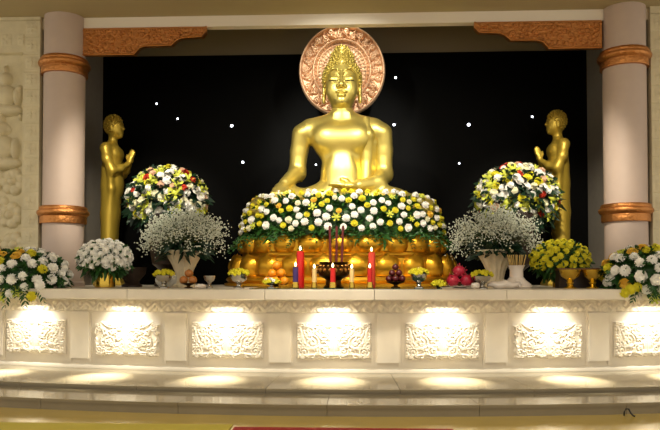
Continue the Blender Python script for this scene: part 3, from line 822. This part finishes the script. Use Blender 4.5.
for i in range(1500):
    u = random.uniform(-1.75, 1.75); vq = random.uniform(-.12, 2.0); p, n = mound(u, vq)
    leafmesh(core, p-n*.13, n+Vector([random.uniform(-1, 1) for _ in range(3)]), random.uniform(.13, .22), random.uniform(.018, .03), .3)
for i in range(46):
    u = -1.6+3.2*i/45; p, n = mound(u, random.uniform(.0, .25)); fern(core, p-n*.1, Vector((n.x+random.uniform(-.5, .5), n.y, -.25)), random.uniform(.2, .3), .5, .35, 6)
core.build('foliage', M['leaf'], gar, smooth=False)
placed = []; tries = 0
sg_ = .0143
while len(placed) < 175 and tries < 16000:
    tries += 1
    u = random.uniform(-1.62, 1.62); vq = random.uniform(.16, 1.75); p, n = mound(u, vq)
    k = pick([('white', 5), ('ivory', 1), ('yellow', 3.4), ('lime', .8), ('amber', .15), ('cream', .8)]); r_ = (4.3 if k in ('white', 'ivory') else 3.7)*sg_*random.uniform(.8, 1.12)
    if all((p-q).length > (r_+r2)*.93 for q, r2 in placed):
        placed.append((p, r_)); blossom(gar, k, p+n*.015, (n+Vector((0, -.35, .1))).normalized(), r_)
# big corner arrangements that spill over the worktop edge
def corner(px0, label, sg, Y, cx_px, cy_px, rx, rz, seed):
    random.seed(seed); s = S(Y); c = P(cx_px, cy_px, Y)
    t = thing('flower_arrangement', label, 'flowers', (c.x, Y, ZTOP+.001)); cz = c.z-ZTOP
    r = (rx*s, .5, rz*s); lipd = (25.38-math.sqrt(17.29**2-c.x**2))-Y
    lv = MB(); lv.ball((0, 0, cz), (r[0]*.84, r[1]*.8, r[2]*.84), 24, 14); lv.v = [(x, max(y, lipd+.02) if z < .02 else y, max(z, .004)) for x, y, z in lv.v]
    for p, nn, d in ell_points(760, (0, 0, cz), tuple(x*.85 for x in r), lambda d: d.z > -.8 and d.y < .6):
        if p.z < .02 and p.y > lipd-.03: continue
        leafmesh(lv, p, nn+Vector((random.uniform(-.7, .7), random.uniform(-.9, .1), random.uniform(-.5, .5))), random.uniform(.1, .18), .028)
    for i in range(7):
        fern(lv, (sg*-1*(r[0]*(-.4+.25*i)), -r[1]*.75, cz-.3*r[2]), (random.uniform(-.6, .6), -.75, -.15), random.uniform(13, 18)*s, .55, .42, 8)
    for i in range(3): fern(lv, (sg*r[0]*.7, -.1, cz-.2*r[2]+i*.07), (sg*1, -.3, .1-.15*i), 15*s, .25, .35, 8)
    for i in range(5): fern(lv, ((-.5+.3*i)*r[0], lipd-.03, .05), ((-.5+.25*i), -.5, -.75), random.uniform(14, 20)*s, .2, .5, 6)
    lv.build('foliage', M['leaf'], t, smooth=False)
    MB().lathe([(12*s, 0), (14*s, .01), (16*s, min(.09, cz*.5)), (15*s, min(.09, cz*.5)+.005)], 24).build('tray', M['dark'], t)
    got = []; tr = 0
    for i in range(11):
        p = Vector((r[0]*(-.85+.16*i+random.uniform(-.03, .03)), lipd-.075-random.uniform(0, .04), random.uniform(-.13, .05))); rr_ = random.uniform(4.6, 5.8)*s; k = pick([('white', 4), ('yellow', 3), ('amber', 1), ('lime', 1)])
        got.append((p, rr_)); blossom(t, k, p, (random.uniform(-.2, .2), -1, .2), rr_)
    while len(got) < 72 and tr < 9000:
        tr += 1
        d = Vector((random.gauss(0, 1), random.gauss(0, 1), random.gauss(0, 1))).normalized()
        if d.y > .35 or d.z < -.9: continue
        p = Vector((r[0]*d.x, r[1]*d.y, cz+r[2]*d.z)); n = Vector((d.x/r[0], d.y/r[1], d.z/r[2])).normalized()
        if p.z < .05 and not (p.y < lipd-.05 and p.z > -.16): continue
        k = pick([('white', 5), ('ivory', 2), ('yellow', 2.6), ('amber', 1.4), ('pink', .35), ('lime', .8)]); rr_ = random.uniform(4.8, 6.6)*s
        if all((p-q).length > (rr_+r2)*.86 for q, r2 in got): got.append((p, rr_)); blossom(t, k, p, (n+Vector((0, -.3, .1))).normalized(), rr_)
    return t
corner(0, 'large spreading arrangement of white, yellow and amber flowers at the left end of the altar', 1, 8.98, 22, 276, 46, 26, 11)
corner(0, 'large spreading arrangement of white, yellow and amber flowers at the right end of the altar', -1, 8.86, 650, 274, 44, 26, 12)
random.seed(21)

# ------------------------------------------------------------------ offerings on the worktop
def top_loc(px, Y, z=ZTOP): return (PX(px, Y), Y, z+.0008)
# thin glass sheet lying on the middle of the counter
gx0, gx1 = PX(252, 8.6), PX(440, 8.6)
gs = MB().box(-(gx1-gx0)/2, (gx1-gx0)/2, -.30, .42, 0, .009).build('glass_sheet', M['glassgreen'], loc=((gx0+gx1)/2, 8.68, ZTOP+.0006))
tag(gs, 'thin greenish glass sheet lying along the middle of the altar top under the candles', 'glass sheet')
ZG = ZTOP+.0100
Yf = 8.72; sf = S(Yf)
def candle(px, ytop, wpx, m, label, Y=Yf, z=ZG, holder=None):
    s = S(Y); t = thing('candle', label, 'candle', top_loc(px, Y, z), 'candles before the statue'); 
    base = P(px, 288.5, Y); h = P(px, ytop, Y).z-z; r = wpx*s/2; z0 = 0
    if holder:
        MB().lathe([(r*1.25, 0), (r*1.3, .01), (r*1.1, .05*1), (r*1.05, .075), (r*.9, .075)], 24).build('glass_cup', M['goldcup'], t); z0 = .04
    fl = 5*s
    MB().lathe([(r*.97, z0), (r, z0+.01), (r*.96, h*.55), (r*.98, h*.8), (r*.9, h-fl-.012), (r*.7, h-fl-.004), (r*.2, h-fl-.006)], 24, flute=.03, fl_n=5).build('wax', m, t); wax = t.children[-1]
    MB().tube([(0, 0, h-fl-.02), (.002, 0, h-fl+.012)], .004, 6).build('wick', M['wick'], wax)
    MB().lathe([(.001, h-fl+.004), (1.0*s, h-fl+.35*fl), (1.05*s, h-fl+.5*fl), (.5*s, h-fl+.8*fl), (.001, h)], 12, cap=False).build('flame', M['flame'], wax)
    return t
candle(300.3, 246, 8, M['redwax'], 'tall thick red candle behind a purple one, left of the incense burner', Y=8.86)
candle(295.5, 262, 5.6, M['purple'], 'short purple candle in front of the tall left red candle', Y=8.62, holder=1)
candle(314.3, 264, 4.8, M['cream'], 'short cream candle just left of the incense burner', Y=8.66, holder=1)
candle(332.8, 263, 5.6, M['redwax'], 'short red candle right in front of the bronze incense burner', Y=8.52, holder=1)
candle(351.8, 264, 4.8, M['cream'], 'short cream candle just right of the incense burner', Y=8.66, holder=1)
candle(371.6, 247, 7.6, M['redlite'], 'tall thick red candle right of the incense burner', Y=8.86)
candle(369.8, 263.5, 5.2, M['redwax'], 'short red candle in front of the tall right red candle', Y=8.62, holder=1)
# incense burner
Yi = 8.80; si = S(Yi)
t = thing('incense_burner', 'dark bronze bulbous incense burner with two ear handles in the altar middle', 'incense burner', top_loc(333.5, Yi, ZG))
MB().lathe([(10*si, 0), (10.5*si, 1*si), (8*si, 3*si), (7.5*si, 7*si), (9*si, 9*si), (14.5*si, 12*si), (16.5*si, 17*si), (16*si, 20*si), (13.5*si, 22.5*si), (13*si, 23.5*si), (15*si, 25*si), (14.5*si, 25.6*si), (12*si, 24.5*si)], 40).build('bowl', M['bronze'], t)
for sg in (-1, 1):
    MB().tube([(sg*14*si, 0, 15*si), (sg*18.5*si, 0, 16*si), (sg*19.5*si, 0, 20*si), (sg*17*si, 0, 23*si), (sg*13.5*si, 0, 22*si)], 1.3*si, 8).build('handle', M['bronze'], t)
m = MB()
for i in range(18):
    a = 2*PI*i/18; m.ball((16.2*si*cos(a), 16.2*si*sin(a), 17.5*si), (1.7*si, 1.7*si, 2.2*si), 8, 6)
    m.ball((14.2*si*cos(a+.17), 14.2*si*sin(a+.17), 21.6*si), 1.1*si, 6, 5)
m.build('cast_ornament', mat('worn_bronze', '#a8763a', .35, metal=1), t)
MB().lathe([(.001, 23*si), (12.2*si, 23*si), (12.2*si, 23.6*si), (.001, 24.2*si)], 24, cap=False).build('ash', mat('ash', '#8a7a66', .9), t)
for px, tilt, lab in ((330.6, -.02, 'leftmost of the three dark red incense sticks in the bronze burner'), (336.4, .01, 'middle of the three dark red incense sticks in the bronze burner'), (341.6, .04, 'rightmost of the three dark red incense sticks in the bronze burner')):
    o = thing('incense_stick', lab, 'incense stick', (PX(px, Yi), Yi-.02, ZG+23.3*si), 'incense sticks in the burner')
    L_ = 38*si; MB().tube([(0, 0, 0), (tilt*L_, 0, L_)], .016, 8).build('rod', M['stick'], o); MB().ball((tilt*L_, 0, L_), .012, 8, 6).build('tip', M['wick'], o)
# silver goblets with yellow flowers
def goblet(px, label, Y, wpx=18, h=14, z=ZTOP, flowers=True, flame=False):
    s = S(Y); t = thing('silver_goblet', label, 'goblet', top_loc(px, Y, z), 'silver goblets on the altar'); r = wpx*s/2
    MB().lathe([(r*.55, 0), (r*.55, .8*s), (r*.3, 2*s), (r*.22, 3.5*s), (r*.34, 4.2*s), (r*.22, 5*s), (r*.4, 6.2*s), (r*.72, 8*s), (r*.84, 10.5*s), (r*.9, h*s), (r*.84, h*s), (r*.6, 8.6*s)], 32, flute=.03, fl_n=10).build('cup', M['silver'], t)
    if flowers:
        lv = MB(); lv.ball((0, 0, h*s), (r*.86, r*.86, 2.6*s), 14, 8); lv.build('foliage', M['leaf'], t)
        for p, nn, d in ell_points(56, (0, 0, (h+.6)*s), (r*1.0, r*1.0, 4.2*s), lambda d: d.z > -.05): blossom(t, 'yellow', p, (nn+Vector((0, -.2, .2))).normalized(), 2.4*s)
    if flame:
        MB().lathe([(1.1*s, (h+3)*s), (1.1*s, (h+6.5)*s), (.3*s, (h+6.7)*s)], 12).build('candle_stub', M['cream'], t); stub = t.children[-1]
        MB().lathe([(.001, (h+6.7)*s), (.9*s, (h+8.2)*s), (.001, (h+10.5)*s)], 10, cap=False).build('flame', M['flame'], stub)
    return t
goblet(239, 'silver goblet of yellow flowers with a lit candle stub, left of the orange pile', 8.85, 19, 14, flame=True)
goblet(418.8, 'silver goblet of yellow flowers with a lit candle stub, right of the dark red fruit', 8.75, 18, 14, z=ZG, flame=True)
goblet(482, 'silver goblet of yellow flowers just right of the red dragon fruits', 8.8, 20, 12.5)
goblet(164, 'silver goblet of yellow flowers in front of clear wrap, left of the brown fruit', 8.92, 19, 13)
goblet(209.5, 'small empty silver goblet near the left end of the lotus pedestal', 8.95, 13, 12.5, flowers=False)
# crumpled clear wrap behind the goblet
m = MB(); m.ball((0, 0, .12), (.145, .05, .12), 18, 12, lump=.22); o = m.build('plastic_wrap', M['wrap'], loc=top_loc(166, 9.16), smooth=False); tag(o, 'crumpled translucent wrapping standing behind the leftmost silver goblet', 'wrap')
# dishes of fruit
def dish(t, s, r, h, m, name='dish'):
    MB().lathe([(r*.5*s, 0), (r*.5*s, .6*s), (r*.2*s, 1.6*s), (r*.2*s, h*.5*s), (r*.75*s, h*.8*s), (r*s, h*s), (r*.97*s, h*s+.003), (r*.7*s, h*.86*s), (.001, h*.8*s)], 32).build(name, m, t)
def footed(px, Y, r, h, label, z=ZTOP, m=None):
    s = S(Y); t = thing('fruit_dish', label, 'dish', top_loc(px, Y, z)); dish(t, s, r, h, m or M['silver']); return s, t
def fruit(name, m, px, Y, z, pos, s, r, labels, cat, group, lump=0, leafm=None):
    for (dx, dy, dz), lab in zip(pos, labels):
        o = MB().ball((0, 0, 0), (r*s, r*s, r*s*.94), 18, 12, lump=lump).build(name, m, loc=(PX(px, Y)+dx*s, Y+dy*s, z+dz*s)); tag(o, lab, cat, group)
        MB().lathe([(.9*s, 0), (.7*s, .5*s), (.2*s, .6*s)], 6).build('stem_end', M['stem'], o, loc=(.2*s, -.3*s, r*s*.92))
        if leafm:
            l = MB()
            for i in range(14):
                a = random.uniform(0, 6.28); e = random.uniform(-.6, 1.2); d = Vector((cos(a)*cos(e), sin(a)*cos(e), sin(e))); leafmesh(l, d*r*s*.92, d+Vector((0, 0, .8)), r*s*.5, r*s*.14, 0, 2)
            l.build('scale_leaves', leafm, o, smooth=False)
s, _ = footed(188.5, 8.95, 8.5, 5, 'low dark footed dish holding three brown fruits at left', m=M['bronze'])
fruit('brown_fruit', M['bun'], 188.5, 8.95, ZTOP, [(-4.6, -1, 8.2), (4.6, -1, 8.2), (0, 1.8, 14.8)], s, 4.4, ['round brown fruit at the left of the dish beside the stone vase', 'round brown fruit at the right of the dish beside the stone vase', 'round brown fruit on top of two others by the stone vase'], 'fruit', 'brown fruits on the dish')
o = MB().ball((0, 0, .028), (.075, .055, .028), 16, 10, lump=.35).build('folded_cloth', M['porcelain'], loc=top_loc(200.5, 8.82), smooth=False); tag(o, 'small crumpled white cloth between the brown fruits and the empty silver goblet', 'cloth')
# oranges in a pyramid
so_ = S(9.0); zo = ZG
s, _ = footed(276, 8.98, 10, 3, 'low gold dish under the pile of oranges', z=ZG, m=M['goldcup'])
fruit('orange', M['orange'], 276, 8.98, ZG, [(-8.6, 0, 6.6), (0, -3.6, 6.6), (8.6, -.5, 6.6), (1.5, 6.5, 6.8), (-4, 1.2, 14.3), (5, 1.2, 14.7), (.5, 1, 22.3)], s, 4.5,
      ['orange at the left foot of the orange pile', 'orange at the front foot of the orange pile, above the small flower dish', 'orange at the right foot of the orange pile', 'orange at the back of the orange pile, mostly hidden', 'orange in the second tier of the pile, on the left', 'orange in the second tier of the pile, on the right', 'orange on the very top of the orange pile'], 'fruit', 'oranges piled before the lotus pedestal')
def flower_dish(px, Y, r, h, label, z, mats):
    s = S(Y); t = thing('flower_dish', label, 'flowers', top_loc(px, Y, z)); dish(t, s, r, h, M['silver'])
    lv = MB(); lv.ball((0, 0, (h+.6)*s), (r*.8*s, r*.8*s, 1.6*s), 14, 8); lv.build('foliage', M['leaf'], t)
    for p, nn, d in ell_points(46, (0, 0, (h+.6)*s), (r*.95*s, r*.95*s, 3.6*s), lambda d: d.z > 0): blossom(t, pick(mats), p, (nn+Vector((0, -.2, .2))).normalized(), 2.3*s)
    return t
flower_dish(271.5, 8.68, 8.6, 4.6, 'low silver dish of small yellow and white flowers in front of the oranges', ZG, [('yellow', 3), ('white', 2)])
flower_dish(438.5, 8.80, 6.8, 3.2, 'flat dish of yellow flowers between a silver goblet and the dragon fruits', ZTOP, [('yellow', 1)])
# dark red fruits on a footed dish
s, _ = footed(395.5, 8.8, 9.5, 6, 'dark footed dish holding a heap of dark red fruit', z=ZG, m=M['bronze'])
pos = [(-6.6, -2, 9), (-.2, -4.5, 9.2), (6.6, -2, 9), (-3.6, 4.8, 9.4), (4, 4.8, 9.4), (-3.4, -.6, 14.8), (3.4, -.6, 14.8), (0, -.6, 20.6)]
fruit('dark_red_fruit', M['darkred'], 395.5, 8.8, ZG, pos, s, 3.35, ['dark red fruit at the left foot of its heap', 'dark red fruit at the front foot of its heap', 'dark red fruit at the right foot of its heap', 'dark red fruit at the left rear of its heap', 'dark red fruit at the right rear of its heap', 'dark red fruit in the middle tier, left', 'dark red fruit in the middle tier, right', 'dark red fruit on the very top of its heap'], 'fruit', 'dark red fruits on the footed dish', lump=.05)
# dragon fruits on a plate
s = S(8.95); t = thing('fruit_plate', 'shallow pale plate under three magenta dragon fruits', 'plate', top_loc(460, 8.95)); dish(t, s, 14, 2.4, M['porcelain'], 'plate')
fruit('dragon_fruit', M['magenta'], 460, 8.95, ZTOP, [(-7.2, -1.5, 7.8), (6.4, -1.5, 7.8), (-.4, 3.0, 17.0)], s, 6.3, ['magenta dragon fruit at the left of the three on the plate', 'magenta dragon fruit at the right of the three on the plate', 'magenta dragon fruit resting on top of the other two'], 'fruit', 'dragon fruits on the plate', leafm=M['magenta'])
o = MB().ball((0, 0, .04), (.06, .05, .04), 14, 9, lump=.3).build('garlic_bulb', M['porcelain'], loc=top_loc(475.3, 8.72), smooth=False); o.name = 'white_ornament'; tag(o, 'small white crumpled lump between the dragon fruits and the right silver goblet', 'ornament')
# white shell shaped dish
s = S(8.85); t = thing('shell_dish', 'long white shell-shaped dish with a curled end, right of the last silver goblet', 'dish', top_loc(505, 8.85))
m = MB(); A = np.zeros((17, 16, 3))
for i in range(17):
    u = i/16; x = (-17+30*u)*s; w = (1.0+4.6*sin(PI*min(1, u*.85+.08)))*s
    for j in range(16):
        a = 2*PI*j/16; A[i, j] = (x, w*1.3*cos(a), max(0, 3.6*s+w*.8*sin(a)+.7*s*sin(u*14)))
m.grid(A, wrap=True); m.build('shell_body', M['porcelain'], t)
cu = [(9*s+(6.2-.34*i)*s*cos(.5*i-1.2)*.62+3*s, -.02, 5.2*s+(6.2-.34*i)*s*.62*sin(.5*i-1.2)) for i in range(15)]
MB().tube(cu, [1.6*s*(1-.045*i) for i in range(15)], 8).build('curled_end', M['porcelain'], t)
# white vase of incense bundles
Yv = 9.12; s = S(Yv); t = thing('white_vase', 'white bulging porcelain vase in front of the right stone vase', 'vase', top_loc(516.5, Yv))
MB().lathe([(14*s, 0), (15*s, 1.5*s), (14*s, 4*s), (9*s, 8*s), (6.6*s, 11*s), (6.4*s, 18*s), (7.6*s, 21*s), (8.6*s, 22.5*s), (8*s, 22.6*s), (5.6*s, 18*s), (5*s, 6*s)], 40).build('vase_body', M['porcelain'], t)
for i in range(10):
    a = -1+2*i/9; yy = random.uniform(-1.5, 1.5)
    o = MB().tube([(0, 0, 0), (a*5.5*s, yy*s, 24*s)], .55*s, 6).build('incense_stick', M['straw'], loc=(PX(516.5, Yv)+a*3.6*s, Yv+yy*s, ZTOP+9*s)); tag(o, 'straw coloured incense stick fanned out in the white porcelain vase', 'incense stick', 'incense bundle in the white vase')
# gold stemmed bowls, dark boxes
for px, lab in ((570, 'stemmed gold bowl on the left of the pair before the yellow flowers'), (592.5, 'stemmed gold bowl on the right of the pair, by the right flower arrangement')):
    s = S(8.95); t = thing('gold_bowl', lab, 'bowl', top_loc(px, 8.95), 'gold bowls at the right')
    MB().lathe([(5.6*s, 0), (5.8*s, .8*s), (3.6*s, 2*s), (2.6*s, 4*s), (4*s, 6*s), (2.8*s, 7.4*s), (4.5*s, 9*s), (8.6*s, 12*s), (10.2*s, 16.6*s), (10.8*s, 18.6*s), (10.1*s, 18.6*s), (8.4*s, 13*s), (.001, 10*s)], 36).build('bowl', M['goldcup'], t)
    MB().lathe([(.001, 15.5*s), (9.5*s, 15.5*s), (.001, 16.4*s)], 24, cap=False).build('gold_filling', M['goldcup'], t)
o = thing('dark_box', 'low dark brown box behind the two gold bowls', 'box', top_loc(583, 9.25)); s = S(9.25)
MB().box(-25*s, 25*s, -.1, .1, 0, 17*s).build('box_body', M['dark'], o); MB().box(-26*s, 26*s, -.11, .11, 17*s, 19.5*s).build('lid', mat('brown_wood', '#6a4422', .45), o)
s = S(9.7); t = thing('dark_basin', 'dark round footed basin between the white bouquet and the left stone vase', 'basin', top_loc(132, 9.7))
MB().lathe([(10*s, 0), (10*s, 1.5*s), (7*s, 4*s), (8*s, 7*s), (13*s, 13*s), (14*s, 19*s), (14.6*s, 20*s), (13*s, 20*s), (11*s, 13*s), (.001, 9*s)], 32, flute=.02, fl_n=16).build('basin', M['dark'], t)

# ------------------------------------------------------------------ floor things
x0, x1 = P(235, 428, 6.0).x, P(455, 428, 6.0).x
yR = None
def floor_y(px, py):
    d = right*((px-W/2)/F)+up*(-(py-H/2-SH)/F)+fwd; t_ = -CAM.z/d.z; return CAM+d*t_
pR = floor_y(345, 428.9); pl, pr = floor_y(235, 427.3), floor_y(452, 428.3)
o = MB().box(pl.x, pr.x, -4.5, pR.y, .001, .01).build('red_carpet', M['redcarpet'], smooth=False); tag(o, 'red carpet runner whose edge shows at the bottom before the steps', 'carpet')
pY = floor_y(60, 424)
o = MB().box(-6.5, pl.x-.03, -4.5, pY.y, .001, .012).build('yellow_carpet', M['yellowcarpet'], smooth=False); tag(o, 'olive yellow carpet at the lower left, beside the red carpet', 'carpet')
q = floor_y(628, 416)
o = MB().tube([Vector((-.06, .02, .012)), Vector((-.065, 0, .06)), Vector((-.04, 0, .105)), Vector((-.005, 0, .10)), Vector((.02, 0, .05)), Vector((.055, 0, .012)), Vector((.075, -.01, .009))], .011, 8).build('cable_loop', M['cable'], loc=(q.x, q.y-.03, 0)); o.scale = (.72, .72, .72); tag(o, 'short black looped cable standing against the lowest step at right', 'cable')

# ------------------------------------------------------------------ light
world = bpy.data.worlds.new('world'); scene.world = world; world.use_nodes = True
bg = world.node_tree.nodes['Background']; bg.inputs[0].default_value = (1.0, .92, .80, 1); bg.inputs[1].default_value = .56
def lamp(kind, name, loc, energy, color, target=None, **kw):
    l = bpy.data.lights.new(name, kind); l.energy = energy; l.color = color
    for k, v_ in kw.items(): setattr(l, k, v_)
    o = bpy.data.objects.new(name, l); col.objects.link(o); o.location = loc
    if target is not None: o.rotation_euler = (Vector(target)-Vector(loc)).to_track_quat('-Z', 'Y').to_euler()
    return o
WARM = (1, .91, .75); HAL = (1, .96, .84)
for k in range(-4, 5):
    a = k*BAY
    p = arcp(17.215, a, 1.05); tg = arcp(17.06, a, .3)
    l = lamp('AREA', 'lip_strip_light', p, 4.4, HAL, tg, shape='RECTANGLE', size=.34, size_y=.03, spread=math.radians(110))
    lamp('SPOT', 'step_downlight', arcp(17.23, a, 1.05), 340, HAL, arcp(17.68, a, ZB), spot_size=math.radians(52), spot_blend=1, shadow_soft_size=.02)
    zax = (Vector(p)-Vector(tg)).normalized(); xax = Vector((cos(a), sin(a), 0)); yax = zax.cross(xax).normalized(); xax = yax.cross(zax)
    l.rotation_euler = Matrix((xax, yax, zax)).transposed().to_euler()
for x in (-3.6, -1.2, 1.2, 3.6):
    for y in (1.5, 5.0):
        lamp('AREA', 'hall_downlight', (x, y, zceil-.02), 20, WARM, (x, y, 0), shape='DISK', size=.5)
for x in (-1.5, 1.5):
    p = (x, 6.6, zceil-.05); lamp('SPOT', 'statue_spot', p, 430, HAL, (pc.x, YB, 3.6), spot_size=math.radians(46), spot_blend=.7, shadow_soft_size=.12)
lamp('SPOT', 'halo_fill_spot', (pc.x, 10.22, ZN-.05), 42, HAL, (pc.x, 10.95, 4.5), spot_size=math.radians(72), spot_blend=.8, shadow_soft_size=.1)  # added unseen lamp behind the beam, brightens the halo top and hair
lamp('SPOT', 'pedestal_spot', (0, 5.6, zceil-.05), 900, WARM, (pc.x, 9.6, 1.7), spot_size=math.radians(46), spot_blend=.8, shadow_soft_size=.15)
for x in (-3.0, 3.0):
    lamp('SPOT', 'figure_spot', (x*.8, 6.4, zceil-.05), 850, WARM, (x*1.08, 10.8, 2.3), spot_size=math.radians(36), spot_blend=.8, shadow_soft_size=.12)

scene.view_settings.view_transform = 'Standard'; scene.view_settings.look = 'None'
scene.view_settings.gamma = 1; scene.view_settings.exposure = 0.8
try: scene.view_settings.use_curve_mapping = False
except Exception: pass
